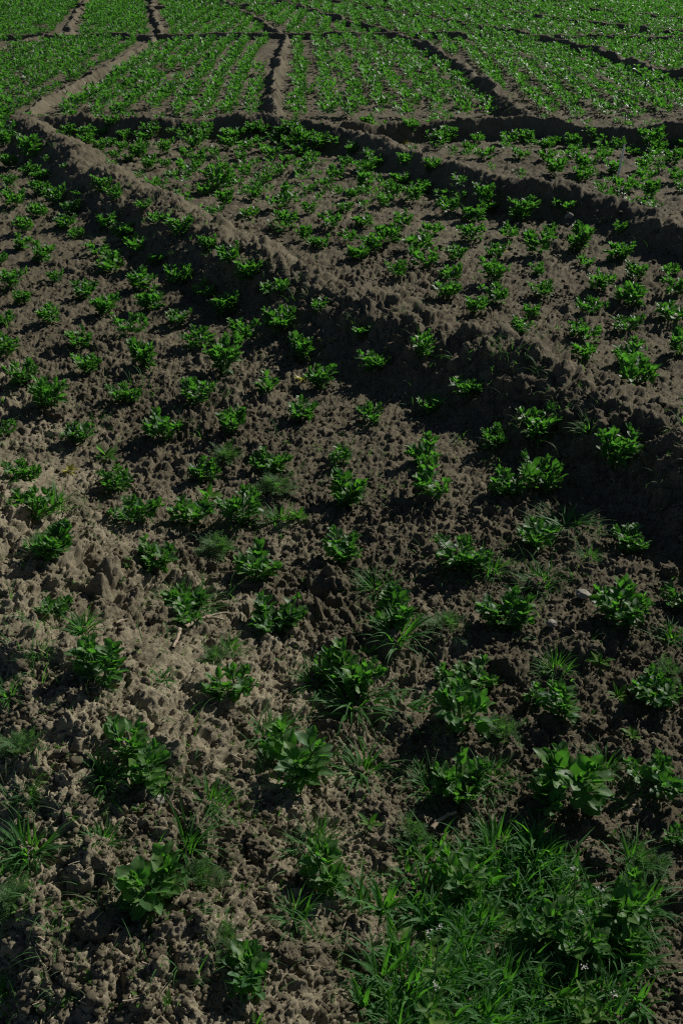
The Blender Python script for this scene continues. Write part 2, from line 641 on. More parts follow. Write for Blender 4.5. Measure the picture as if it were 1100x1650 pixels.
def bean_shoot(rg, root, az, lean, h, leafL, nodes, stem_acc, leaf_acc, fine=True):
    """one upright shoot: alternate leaves of paired oval leaflets and a tuft of unfolding leaves at the tip"""
    ld = np.array([math.cos(az), math.sin(az), 0])
    pts = []
    for k in range(6):
        t = k / 5
        pts.append(np.array(root) + np.array([0, 0, 1.0]) * h * t * (1 - 0.25 * lean * t) + ld * h * lean * (t ** 1.4))
    if stem_acc is not None:
        tube(stem_acc, [pts[0] - np.array([0, 0, .012])] + pts, [0.0042, 0.004, 0.0038, 0.0034, 0.003, 0.0026, 0.002], rg.uniform(.3, .8))
    spin = rg.uniform(0, 6.28)
    for k in range(nodes):
        t = 0.14 + 0.78 * k / max(1, nodes - 1)
        f = t * 5
        i0 = min(4, int(f))
        p = pts[i0] + (pts[i0 + 1] - pts[i0]) * (f - i0)
        a = spin + math.pi * k + rg.normal(0, 0.55)
        # leaves turn away from the clump's middle
        el = R(18 + 52 * t + rg.normal(0, 11))
        pd = np.array([math.cos(a) * math.cos(el), math.sin(a) * math.cos(el), math.sin(el)]) + 0.45 * ld
        pd = unit(pd)
        pet = rg.uniform(0.006, 0.020) * leafL / 0.045
        q = p + pd * pet
        if stem_acc is not None and fine:
            tube(stem_acc, [p, q], [0.0017, 0.0012], 0.6, 4)
        side = unit(np.cross(pd, np.array([0, 0, 1.0])) + 1e-4)
        size = leafL * (0.62 + 0.42 * math.sin(math.pi * min(1, t * 0.9 + 0.12))) * rg.uniform(0.8, 1.15)
        tint = float(np.clip(0.10 + 0.45 * t + rg.normal(0, 0.24), 0, 1))
        for sg in (-1, 1):
            dd = pd + sg * side * rg.uniform(0.38, 0.80) + np.array([0, 0, rg.normal(0.02, 0.14)])
            leaflet(leaf_acc, q, dd, size, size * rg.uniform(0.56, 0.72), R(rg.uniform(8, 34)), rg.uniform(-0.10, 0.30), tint, rg,
                    roll=sg * rg.uniform(-0.1, 0.6), fine=fine)
    # unfolding tip
    for k in range(5 if fine else 3):
        a = spin + 1.3 * k
        el = R(rg.uniform(55, 82))
        dd = np.array([math.cos(a) * math.cos(el), math.sin(a) * math.cos(el), math.sin(el)]) + 0.35 * ld
        size = leafL * rg.uniform(0.45, 0.72)
        leaflet(leaf_acc, pts[5] - np.array([0, 0, 0.01]), dd, size, size * 0.5, R(rg.uniform(28, 55)), rg.uniform(-0.05, 0.12),
                float(np.clip(rg.normal(0.75, 0.15), 0, 1)), rg, rows=5, fine=fine)


def bean_plan(rg, kind):
    """(root, azimuth, lean, height, leaf length, nodes) for every shoot of a plant"""
    out = []
    if kind == 'tall':
        n = int(rg.integers(3, 5))
        for k in range(n):
            a = rg.uniform(0, 6.28)
            out.append(((0.014 * math.cos(a), 0.014 * math.sin(a), 0), a, rg.uniform(0.10, 0.38), rg.uniform(0.085, 0.125), rg.uniform(0.046, 0.056), int(rg.integers(6, 9))))
    elif kind == 'flat':
        n = int(rg.integers(5, 7))
        for k in range(n):
            a = 2 * math.pi * k / n + rg.normal(0, 0.4)
            out.append(((0.014 * math.cos(a), 0.012 * math.sin(a), 0), a, rg.uniform(0.5, 1.0), rg.uniform(0.04, 0.07), rg.uniform(0.032, 0.040), int(rg.integers(5, 7))))
    else:
        n = int(rg.integers(7, 11))
        for k in range(n):
            a = 2 * math.pi * k / n + rg.normal(0, 0.45)
            rr = rg.uniform(0.006, 0.026)
            out.append(((rr * math.cos(a), rr * math.sin(a), 0), a, rg.uniform(0.2, 0.95), rg.uniform(0.06, 0.098), rg.uniform(0.032, 0.042), int(rg.integers(6, 8))))
    return out


def spread_of(v):
    lo, hi = np.percentile(v, 4, axis=0), np.percentile(v, 96, axis=0)
    return 1.1 * 0.5 * ((hi[0] - lo[0]) + (hi[1] - lo[1]))


# near plants: stems and foliage as parts, far ones: one mesh
NEAR_VAR = {'bushy': [], 'tall': [], 'flat': []}
for kind, cnt in (('bushy', 9), ('tall', 5), ('flat', 4)):
    for i in range(cnt):
        rg = np.random.default_rng(100 + i + 37 * len(kind))
        shoots, allv = [], []
        for sh in bean_plan(rg, kind):
            sa, la = Acc(), Acc()
            bean_shoot(rg, *sh, sa, la)
            shoots.append((sa.mesh('stem', M_STEM), la.mesh('foliage', M_BEAN)))
            allv.append(np.array(la.v))
        NEAR_VAR[kind].append((shoots, spread_of(np.vstack(allv))))
MID_VAR = []
for i in range(12):
    rg = np.random.default_rng(900 + i)
    sa = Acc()
    for sh in bean_plan(rg, 'bushy' if i % 3 else 'flat'):
        bean_shoot(rg, *sh, None, sa)
    v, q, t, r = sa.arrays()
    MID_VAR.append((mesh_np('bean_plant', v, q, M_BEAN, True, {'tint': t, 'rib': r}), spread_of(v)))
LOW_VAR = []
for i in range(8):
    rg = np.random.default_rng(1500 + i)
    sa = Acc()
    for sh in bean_plan(rg, 'bushy' if i % 3 else 'flat')[:5]:
        bean_shoot(rg, *sh[:4], sh[4] * 1.15, max(3, sh[5] - 2), None, sa, fine=False)
    LOW_VAR.append((sa.arrays(), spread_of(np.array(sa.v))))


def tag(o, label, cat, group=None, kind=None):
    o['label'] = label
    o['category'] = cat
    if group:
        o['group'] = group
    if kind:
        o['kind'] = kind
    return o


def link(name, data, loc=(0, 0, 0), rz=0.0, s=1.0, parent=None, tilt=(0, 0)):
    o = bpy.data.objects.new(name, data)
    COL.objects.link(o)
    o.location = loc
    o.rotation_euler = (tilt[0], tilt[1], rz)
    o.scale = (s, s, s)
    if parent:
        o.parent = parent
    return o


# ------------------------------------------------------------------ bean plants: (x, y, width in photo px, form, label)
B, T, FL = 'bushy', 'tall', 'flat'
NEAR = [
    (400, 1562, 80, T, 'pale upright bean seedling alone on bare soil at the bottom edge, left of the thicket'),
    (245, 1420, 102, T, 'tall leafy bean plant on the lit near ridge, right below an arching grass tuft'),
    (525, 1400, 84, T, 'tall bean plant with a grass tuft leaning on its left, above a dark hollow'),
    (735, 1412, 80, T, 'bean plant with broad leaves at the upper left edge of the weedy grass thicket'),
    (875, 1490, 78, T, 'broad leaved bean plant in the middle of the weedy grass thicket'),
    (1000, 1452, 84, T, 'bean plant with cupped leaves at the upper right edge of the grass thicket'),
    (930, 1520, 84, T, 'lower of the bean plants on the right side of the grass thicket'),
    (1000, 1512, 60, T, 'rightmost small bean plant beside the grass thicket, below the cupped one'),
    (1092, 1335, 60, B, 'bean plant cut off by the right edge just above and right of the grass thicket'),
    (915, 1262, 104, T, 'tallest bean plant near the lower right, stacked leaves in front of weeds'),
    (880, 1290, 56, T, 'small bean plant with three upright leaves at the left foot of the tallest one'),
    (1050, 1238, 104, B, 'spreading bean plant at the right edge, right of the tallest bean plant'),
    (475, 1225, 106, T, 'large leaved bean plant right of a grass tuft in the lower middle'),
    (740, 1250, 100, B, 'dark sprawling bean plant among grass, left of the tallest bean plant'),
    (202, 1203, 78, T, 'left one of two big leaved bean plants paired on the lit near ridge'),
    (240, 1240, 70, T, 'right one of the two paired bean plants on the near ridge, very dark'),
    (745, 1143, 88, T, 'bean plant with a feathery weed growing at its right side'),
    (860, 1118, 34, T, 'tiny bean seedling just left of a slender bean plant'),
    (900, 1140, 58, T, 'slender upright bean plant right of a tiny seedling in open soil'),
    (1050, 1103, 76, B, 'bean plant near the right edge with a feathery weed behind it'),
    (718, 1088, 34, T, 'tiny bean seedling left of a mixed clump of grass and beans'),
    (765, 1078, 76, FL, 'bean plant tangled with grass right of a tiny seedling'),
    (562, 1078, 112, B, 'widest bean plant at the centre, wrapped in dense long grass'),
    (378, 1098, 98, B, 'bushy bean plant casting a dark shadow, right of bare sunlit ridge soil'),
    (165, 1070, 78, T, 'upright blue green bean plant on the bare sunlit flank of the near ridge'),
    (90, 970, 60, FL, 'small bean plant with curled leaves on the lit soil near the left edge'),
    (302, 990, 50, FL, 'small bean plant just above the forked dry twig'),
    (300, 957, 78, FL, 'bean plant full of grass just above the small one by the twig'),
    (445, 980, 92, B, 'big bean plant right of the forked dry twig'),
    (635, 985, 88, B, 'bean plant with long grass drooping from its front, centre of the photo'),
    (812, 978, 86, B, 'big rounded bean plant with a feathery weed on its left'),
    (995, 970, 90, B, 'bushy bean plant right below the flat pale stone'),
    (1092, 958, 60, B, 'bean plant in deep shade cut off by the right edge'),
    (255, 898, 80, B, 'bushy bean plant with folded leaves left of a round feathery weed'),
    (90, 885, 80, B, 'bean plant with broad leaves at the left edge, a dark shadow under it'),
    (415, 905, 72, FL, 'open bean plant with thin grass stems below a round feathery weed'),
    (553, 880, 74, B, 'compact bean plant alone at the middle, soil bare all round'),
    (750, 887, 88, B, 'bean plant with wide pale leaves and grass at its right'),
    (860, 856, 74, FL, 'low flat bean plant below the grassy patch in the ridge shade'),
    (1012, 862, 68, B, 'bean plant at the edge of the ridge shadow near the right edge'),
    (55, 822, 80, B, 'leafy bean plant at the left edge with long grass arching over it'),
    (215, 818, 76, B, 'wide bean plant above the bushy folded one, left part of the photo'),
    (390, 815, 72, B, 'bean plant with pale leaves and weeds crowding both sides'),
    (310, 816, 76, FL, 'weedy ragged bean plant between two leafier bean plants'),
    (560, 788, 74, B, 'large bean plant in open soil below a narrow small one'),
    (548, 735, 40, T, 'narrow small bean plant directly above a large one'),
    (692, 780, 82, B, 'broad bean plant with glossy leaves, below another of the same breadth'),
    (682, 725, 78, B, 'broad bean plant with smooth bare soil at its right'),
    (812, 780, 58, B, 'bean plant left of a taller one, smooth bare patch to its left'),
    (872, 768, 74, B, 'taller bean plant at the edge of the ridge shadow with grass behind'),
    (867, 686, 82, B, 'wide bean plant lit against the black shade of the long ridge'),
    (795, 702, 52, B, 'smaller bean plant left of the wide one in the ridge shade'),
    (992, 724, 74, B, 'bean plant alone deep in the black shade under the ridge at right'),
    (752, 620, 54, B, 'highest lit bean plant at the foot of the shaded ridge flank'),
]
# the rest of the near bed, the strip by the long ridge and the beds beyond
REST = [
    (692, 645, 52), (598, 660, 54), (488, 658, 56), (375, 680, 54), (262, 687, 62), (127, 695, 52), (10, 693, 36),
    (42, 757, 60), (187, 770, 58), (328, 755, 52), (437, 740, 62), (683, 560, 50), (602, 582, 52), (582, 530, 38),
    (70, 407, 38), (183, 422, 45), (255, 414, 36), (368, 412, 42), (17, 450, 42), (90, 442, 30), (140, 465, 45),
    (225, 452, 45), (290, 445, 45), (400, 440, 42), (445, 462, 44), (37, 477, 30), (82, 505, 44), (172, 492, 44),
    (245, 485, 45), (330, 467, 42), (367, 495, 44), (517, 492, 32), (7, 512, 34), (285, 508, 38), (208, 525, 47),
    (450, 515, 57), (388, 530, 47), (320, 542, 57), (127, 545, 44), (10, 557, 42), (487, 562, 52), (232, 572, 57),
    (360, 578, 66), (142, 588, 42), (40, 600, 52), (80, 637, 62), (205, 632, 54), (320, 633, 54), (433, 617, 52), (515, 608, 52),
    (580, 407, 34), (680, 415, 46), (733, 407, 37), (640, 437, 36), (730, 440, 37), (795, 438, 50), (867, 433, 30),
    (940, 419, 28), (995, 407, 40), (1025, 437, 37), (1080, 433, 32), (720, 465, 52), (800, 472, 47), (875, 465, 40),
    (962, 455, 47), (1015, 475, 50), (1085, 465, 37), (770, 495, 40), (855, 502, 35), (947, 490, 44), (835, 522, 40),
    (1005, 518, 54), (1080, 500, 57), (930, 530, 40), (950, 540, 34), (937, 563, 40), (1012, 565, 72), (1022, 598, 62), (1090, 555, 42),
    (10, 225, 28), (50, 240, 46), (15, 262, 32), (47, 272, 26), (67, 284, 30), (17, 290, 32), (65, 304, 30), (94, 316, 32),
    (22, 320, 40), (61, 339, 34), (119, 333, 34), (106, 355, 40), (165, 298, 31), (189, 319, 29), (230, 333, 28), (172, 355, 39),
    (255, 352, 33), (39, 365, 33), (125, 373, 29), (200, 372, 39), (37, 390, 31), (222, 392, 37), (157, 400, 33), (180, 417, 36), (2, 414, 30),
    (75, 191, 25), (117, 190, 25), (160, 191, 25), (137, 205, 28), (160, 212, 28), (182, 204, 28), (112, 210, 22), (142, 225, 25),
    (162, 236, 22), (179, 227, 25), (197, 234, 22), (212, 190, 22), (224, 197, 25), (200, 217, 22), (235, 216, 32), (247, 207, 28),
    (265, 239, 29), (207, 254, 22), (228, 246, 35), (186, 247, 22), (240, 264, 28), (267, 262, 22),
    (272, 202, 28), (305, 200, 25), (306, 211, 22), (344, 195, 20), (335, 206, 22), (384, 200, 20), (326, 217, 28), (297, 221, 20),
    (317, 229, 30), (375, 215, 38), (367, 231, 28), (406, 209, 28), (422, 211, 25), (451, 202, 25), (470, 205, 28), (487, 213, 35),
    (511, 222, 32), (445, 221, 30), (469, 229, 30), (296, 246, 25), (345, 245, 25), (396, 234, 26), (415, 227, 25), (424, 236, 22),
    (387, 250, 22), (436, 245, 32), (460, 256, 28), (482, 241, 32), (502, 250, 30), (492, 266, 33), (322, 257, 28), (301, 269, 35),
    (337, 280, 31), (411, 265, 18), (395, 275, 32), (360, 270, 22), (447, 274, 28), (425, 287, 33), (357, 292, 42), (380, 297, 20),
    (487, 286, 21), (296, 290, 22), (275, 284, 20), (332, 304, 29), (365, 321, 30), (409, 312, 32), (392, 312, 16), (462, 307, 25),
    (450, 324, 36), (497, 335, 24), (405, 339, 33), (462, 356, 35), (492, 377, 28), (507, 385, 26), (450, 369, 22),
    (294, 365, 43), (332, 390, 32), (540, 233, 20), (567, 238, 25), (600, 248, 36), (592, 193, 25), (612, 204, 20), (655, 201, 25),
    (660, 214, 28), (697, 209, 22), (711, 201, 20), (722, 214, 28), (690, 222, 22), (716, 226, 22), (745, 207, 22), (769, 220, 26),
    (755, 235, 24), (556, 259, 29), (647, 257, 29), (694, 266, 29), (744, 286, 21), (539, 277, 37), (589, 270, 37), (644, 285, 31),
    (526, 295, 29), (584, 294, 35), (682, 302, 27), (632, 307, 33), (516, 320, 21), (567, 314, 26), (665, 317, 31), (616, 322, 30),
    (556, 332, 31), (739, 317, 20), (720, 332, 37), (585, 354, 33), (647, 352, 33), (532, 357, 37), (696, 364, 35), (765, 345, 39),
    (760, 375, 41), (625, 377, 43), (562, 380, 29), (596, 392, 41), (577, 409, 35), (675, 387, 46), (517, 388, 31),
    (816, 222, 30), (850, 220, 28), (779, 246, 32), (809, 236, 22), (837, 246, 30), (893, 225, 25), (880, 233, 28), (880, 251, 28),
    (925, 228, 26), (944, 217, 21), (921, 243, 26), (964, 226, 22), (969, 237, 22), (996, 223, 28), (970, 249, 26), (1047, 220, 40),
    (1054, 239, 28), (1018, 242, 28), (1095, 232, 26), (1080, 253, 35), (942, 264, 42), (938, 280, 33), (989, 267, 36), (1038, 263, 33),
    (1041, 286, 29), (1088, 285, 31), (893, 271, 35), (1004, 295, 41), (1047, 308, 35), (1096, 300, 24),
    (783, 304, 35), (847, 319, 43), (904, 330, 33), (785, 333, 31), (834, 346, 37), (819, 372, 35), (885, 369, 27), (933, 386, 52),
    (996, 365, 25), (862, 396, 46), (998, 404, 40), (800, 402, 35),
]
# grass tufts: (x, y, width, height factor, form, label)
GRASS = [
    (135, 1008, 64, 'long', 'grass tuft with drooping blades right of the small curled bean plant on the ridge'),
    (170, 1240, 90, 'long', 'grass tuft of narrow blades at the lower left of the paired bean plants'),
    (262, 1262, 50, 'fine', 'small pale grass tuft at the right foot of the paired bean plants'),
    (335, 1280, 80, 'fine', 'grass tuft on the lit soil right of the paired bean plants'),
    (165, 1350, 62, 'long', 'thin grass tuft alone on bare ridge soil in the lower left'),
    (48, 1362, 100, 'long', 'wide dark grass clump at the left edge in the lower left'),
    (45, 1275, 48, 'fine', 'small sparse grass tuft at the left edge above the wide dark clump'),
    (295, 1352, 112, 'arch', 'grass tuft with long arching blades above the tall bean plant on the ridge'),
    (505, 1345, 88, 'fine', 'grass tuft leaning on the tall bean plant in the lower middle'),
    (475, 1465, 84, 'arch', 'few long grass blades left of the dark hollow in the lower middle'),
    (250, 1485, 34, 'fine', 'tiny grass tuft right below the tall bean plant on the ridge'),
    (10, 1582, 56, 'long', 'grass tuft cut off by the left edge at the very bottom'),
    (370, 1035, 52, 'fine', 'grass tuft just below the right end of the forked dry twig'),
    (260, 1078, 56, 'flatb', 'flat broad bladed weed tuft right of the blue green bean plant'),
    (15, 1112, 62, 'long', 'dark grass tuft cut off by the left edge above a feathery weed'),
    (430, 1172, 100, 'fine', 'thick grass patch left of the large leaved bean plant in the lower middle'),
    (585, 1225, 96, 'arch', 'spreading grass tuft with pale bent blades in the lower middle'),
    (570, 1120, 130, 'arch', 'dense long grass around the widest bean plant'),
    (505, 1090, 80, 'arch', 'arching grass tuft left of the widest bean plant'),
    (645, 1130, 94, 'flatb', 'spread out grass tuft at the lower right of the widest bean plant'),
    (690, 1245, 90, 'fine', 'fine grass clump at the left of the dark sprawling bean plant'),
    (790, 1240, 80, 'fine', 'fine grass clump at the right of the dark sprawling bean plant'),
    (975, 1225, 74, 'arch', 'bent grass tuft between the tallest bean plant and the one at the edge'),
    (1020, 1280, 60, 'flatb', 'low grass with drooping blades below the spreading bean plant at the right edge'),
    (670, 1365, 62, 'turf', 'grass tuft left of the thicket, just below a feathery weed'),
    (605, 930, 78, 'fine', 'grass tuft behind the bean plant at the centre of the photo'),
    (640, 1025, 104, 'arch', 'long grass drooping from the front of the central bean plant'),
    (1080, 1015, 54, 'long', 'grass tuft near the right edge below the bean plant in deep shade'),
    (893, 1065, 62, 'fine', 'grass tuft alone in open soil left of the small sprouting weed'),
    (795, 905, 64, 'fine', 'grass tuft at the right of the bean plant with wide pale leaves'),
    (910, 828, 104, 'fine', 'wide grassy patch in the ridge shade at right'),
    (872, 925, 74, 'fine', 'loose grass patch below the low flat bean plant'),
    (946, 890, 42, 'fine', 'small grass tuft left below the bean plant by the ridge shadow'),
    (950, 692, 50, 'fine', 'grass tuft in the black ridge shade between two lit bean plants'),
    (450, 824, 54, 'fine', 'grass tuft right of the bean plant with weeds on both sides'),
    (90, 808, 80, 'arch', 'long pale grass arching over the bean plant at the left edge'),
    (300, 962, 100, 'fine', 'dense short grass in the bean plant above the twig'),
    (60, 1045, 46, 'fine', 'thin grass tuft on lit soil near the left edge below the curled bean plant'),
    (1055, 1385, 50, 'turf', 'small grass tuft right of the thicket under the feathery weed'),
    (165, 1105, 40, 'fine', 'thin grass at the foot of the blue green bean plant'),
    (800, 1345, 88, 'long', 'topmost grass tuft of the thicket, upright blades'),
    (865, 1372, 92, 'long', 'grass tuft at the upper right of the thicket with tall blades'),
    (760, 1382, 84, 'turf', 'grass tuft just right of the broad leaved bean plant at the thicket edge'),
    (930, 1395, 80, 'turf', 'fine grass at the upper right of the thicket beside white flowers'),
    (690, 1470, 84, 'arch', 'grass tuft at the left edge of the thicket under white flower heads'),
    (765, 1470, 92, 'long', 'thick grass tuft in the middle left of the thicket'),
    (830, 1440, 84, 'turf', 'fine grass in the middle of the thicket left of the broad leaved bean plant'),
    (735, 1540, 108, 'arch', 'large arching grass tuft in the lower left of the thicket'),
    (810, 1560, 100, 'long', 'bright upright grass tuft in the lower middle of the thicket'),
    (880, 1590, 96, 'arch', 'grass tuft with drooping blades in the lower right of the thicket'),
    (650, 1588, 88, 'long', 'grass tuft at the lower left corner of the thicket beside bare soil'),
    (760, 1610, 96, 'arch', 'grass tuft in the thicket touching the bottom edge'),
    (850, 1640, 90, 'turf', 'fine grass in the thicket at the bottom edge, right of the arching tuft'),
    (690, 1635, 90, 'long', 'broad grass tuft in the thicket at the bottom edge, left of the others'),
    (940, 1560, 84, 'turf', 'fine grass at the right of the thicket below the beans'),
    (960, 1605, 70, 'long', 'sparse grass tuft at the lower right corner of the thicket'),
    (1045, 1480, 60, 'arch', 'few arching grass blades right of the thicket beans'),
]
FEATHER = [
    (350, 872, 60, 'round grey green feathery weed left of an open bean plant'),
    (345, 1050, 52, 'pale feathery weed below the right end of the forked twig'),
    (35, 1190, 74, 'feathery weed at the left edge under a dark grass tuft'),
    (22, 1425, 70, 'dark feathery weed at the left edge below the wide grass clump'),
    (360, 1508, 58, 'sparse feathery weed directly above the pale bottom bean seedling'),
    (720, 992, 64, 'round feathery weed left of the big rounded bean plant'),
    (805, 1165, 64, 'feathery weed at the right of a bean plant, below tangled beans'),
    (1072, 1072, 56, 'feathery weed behind the bean plant near the right edge'),
    (660, 1328, 66, 'feathery weed in open soil above the grass thicket'),
    (850, 1532, 90, 'big soft feathery weed in the middle of the grass thicket'),
    (900, 1545, 80, 'feathery weed under the broad leaved bean plant in the grass thicket'),
    (1032, 1372, 74, 'feathery weed right of the grass thicket below the cut off bean plant'),
    (365, 722, 54, 'feathery weed below a bean plant in the middle left of the near bed'),
    (445, 772, 62, 'feathery weed between bean plants, just left of the centre'),
    (320, 1400, 64, 'low feathery weed at the right of the tall bean plant on the ridge'),
    (70, 868, 50, 'feathery weed behind the broad leaved bean plant at the left edge'),
]
SPROUT = [
    (595, 1322, 34, 'small weed sprout in bare soil left of the feathery weed above the thicket'),
    (965, 1060, 36, 'small sprouting weed in open soil right of a lone grass tuft'),
    (995, 1112, 34, 'pale small weed left of the bean plant near the right edge'),
    (228, 1608, 32, 'tiny weed sprout alone on rough soil in the bottom left'),
    (412, 1645, 34, 'tiny weed sprout under the pale bean seedling at the bottom edge'),
    (170, 722, 40, 'small weed patch left above a bean plant in the left part of the near bed'),
    (335, 790, 40, 'small weed rosette between bean plants in the left part of the near bed'),
    (480, 825, 34, 'small pale weed right of a grass tuft left of the centre'),
    (590, 1050, 30, 'small weed sprout above the widest bean plant'),
    (1020, 1180, 30, 'small weed sprout above the spreading bean plant at the right edge'),
]
FLOWER = [
    (692, 1478, 'white flowered weed at the left edge of the grass thicket, upper one'),
    (697, 1528, 'white flowered weed at the left edge of the grass thicket, lower one'),
    (920, 1412, 'white flowered weed with the largest head at the top right of the thicket'),
    (966, 1436, 'white flowered weed beside the cupped bean leaves in the thicket'),
    (938, 1566, 'white flowered weed at the lower right of the thicket'),
    (945, 1590, 'lowest white flowered weed on the right of the thicket'),
    (962, 1472, 'small white flowered weed between two bean plants in the thicket'),
    (690, 1572, 'white flowered weed in the lower left of the thicket above broad grass'),
]

# ------------------------------------------------------------------ bean plants, one object each
LONG_RIDGE = [(34, 182), (100, 226), (200, 284), (330, 350), (450, 414), (560, 458), (650, 492), (760, 532), (860, 580), (960, 622), (1100, 690)]
SECOND = [(34, 182), (445, 181), (560, 204), (650, 232), (720, 257), (800, 279), (900, 298), (1000, 322), (1100, 352)]


def line_y(line, x):
    return float(np.interp(x, [p[0] for p in line], [p[1] for p in line]))


def bed_of(px, py):
    if py > line_y(LONG_RIDGE, px):
        return 'left of the long ridge'
    if py > line_y(SECOND, px):
        return 'between the two diagonal ridges'
    return 'beyond the second diagonal ridge'


def px_per_m(px, py, z=0.0):
    x, y = ground(px, py, z)
    return F / depth_of(x, y, z)


G_BEAN = 'bean plants growing in the beds'
rest = sorted(REST, key=lambda r: -r[2])
keep = max(0, 300 - len(NEAR))
single, leftover = rest[:keep], rest[keep:]
spots = []          # taken ground, so that scattered growth keeps clear
used_labels = set()


def put_bean(px, py, w, form, label, parts):
    ypx = py + 0.24 * w
    x, y, z = hit(px, ypx)
    wm = w / px_per_m(px, ypx, z)
    spots.append((x, y, wm * 0.5))
    rz = random.uniform(0, 6.28)
    z += settle(x, y) - 0.004
    if parts:
        var = NEAR_VAR[form]
        shoots, wv = var[random.randrange(len(var))]
        root = link('bean_plant', None, (x, y, z), rz, 0.87 * wm / wv)
        root.empty_display_size = 0.05
        root.scale.x *= random.uniform(.86, 1.14)
        root.scale.z *= random.uniform(.85, 1.15)
        root.scale.z *= (0.92 if py > 850 else 1.08) if form != 'tall' else 0.95
        for sm, fm_ in shoots:
            s = link('stem', sm, parent=root)
            link('foliage', fm_, parent=s)
    else:
        me, wv = MID_VAR[random.randrange(len(MID_VAR))]
        root = link('bean_plant', me, (x, y, z), rz, 0.96 * wm / wv, tilt=(random.gauss(0, .07), random.gauss(0, .07)))
        root.scale.z *= random.uniform(.95, 1.25)
    tag(root, label, 'bean plant', G_BEAN)
    used_labels.add(label)


for px, py, w, form, label in NEAR:
    put_bean(px, py, w, form, label, True)
for px, py, w in single:
    ypx = py + 0.24 * w
    wm = w / px_per_m(px, ypx)
    size = 'small' if wm < 0.105 else ('large' if wm > 0.165 else 'bushy')
    label = f'{size} bean plant {bed_of(px, py)}, {px / 11:.0f}% across and {py / 16.5:.0f}% down the photo'
    if label in used_labels:
        label = f'{size} bean plant {bed_of(px, py)}, {px / 11:.1f}% across and {py / 16.5:.1f}% down the photo'
    put_bean(px, py, w, 'flat' if random.random() < .2 else 'bushy', label, w >= 50)


# ------------------------------------------------------------------ grasses and weeds
def grass_mesh(rg, form, n=None, mat=None):
    a = Acc()
    P = {'fine': (120, .05, .10, .0032, 12, 66, 1.1), 'long': (70, .075, .14, .0068, 8, 62, 1.2),
         'arch': (48, .09, .17, .0065, 15, 60, 1.9), 'flatb': (30, .07, .13, .0085, 40, 78, 1.2),
         'turf': (46, .045, .10, .0098, 10, 60, 1.5), 'thin': (6, .05, .13, .0026, 10, 60, 2.3)}[form]
    for _ in range(n or P[0]):
        az = rg.uniform(0, 6.28)
        rr = abs(rg.normal(0, 0.022))
        base = np.array([rr * math.cos(az + rg.normal(0, .8)), rr * math.sin(az + rg.normal(0, .8)), -0.008])
        L = rg.uniform(P[1], P[2])
        tilt = R(rg.uniform(P[4], P[5]))
        bend = P[6] * rg.uniform(0.35, 1.1)
        wd = P[3] * rg.uniform(0.45, 1.2)
        hd = np.array([math.cos(az), math.sin(az), 0])
        sd_ = np.array([-math.sin(az), math.cos(az), 0])
        tw = rg.normal(0, 0.5)
        p = base
        seg = 6
        vs_, rib = [], []
        drift = rg.normal(0, 0.25)
        for i in range(seg + 1):
            u = i / seg
            th = tilt + bend * u * u
            d = (hd + sd_ * drift * u) * math.sin(th) + np.array([0, 0, 1]) * math.cos(th)
            if i:
                p = p + d * L / seg
            hw = wd * 0.5 * (0.75 + 0.5 * math.sin(math.pi * min(1, u * 1.1))) * (1 - u ** 2.4) + 0.0002
            nn = np.cross(d, sd_)
            s2 = sd_ * math.cos(tw * u) + nn * math.sin(tw * u)
            vs_ += [p - s2 * hw + nn * hw * .35, p, p + s2 * hw + nn * hw * .35]
            rib += [0, .6, 0]
        qs = []
        for i in range(seg):
            o = i * 3
            qs += [(o, o + 1, o + 4, o + 3), (o + 1, o + 2, o + 5, o + 4)]
        a.add(vs_, qs, float(np.clip(rg.normal(.45, .25), 0, 1)), rib)
    v = np.array(a.v)
    return a.mesh('grass_tuft', mat or M_GRASS), spread_of(v), a


GV = {}
for form in ('fine', 'long', 'arch', 'flatb', 'turf'):
    GV[form] = [grass_mesh(np.random.default_rng(2000 + i + 11 * len(form)), form)[:2] for i in range(5)]
for px, py, w, form, label in GRASS:
    ypx = py + 0.16 * w
    x, y, z = hit(px, ypx)
    wm = w / px_per_m(px, ypx, z)
    me, wv = GV[form][random.randrange(5)]
    o = link('grass_tuft', me, (x, y, z + settle(x, y) - 0.002), random.uniform(0, 6.28), 1.12 * wm / wv)
    o.scale.z = min(o.scale.z, 0.9) * random.uniform(0.75, 1.0)
    tag(o, label, 'grass', 'grass tufts among the beans')
    spots.append((x, y, wm * .35))


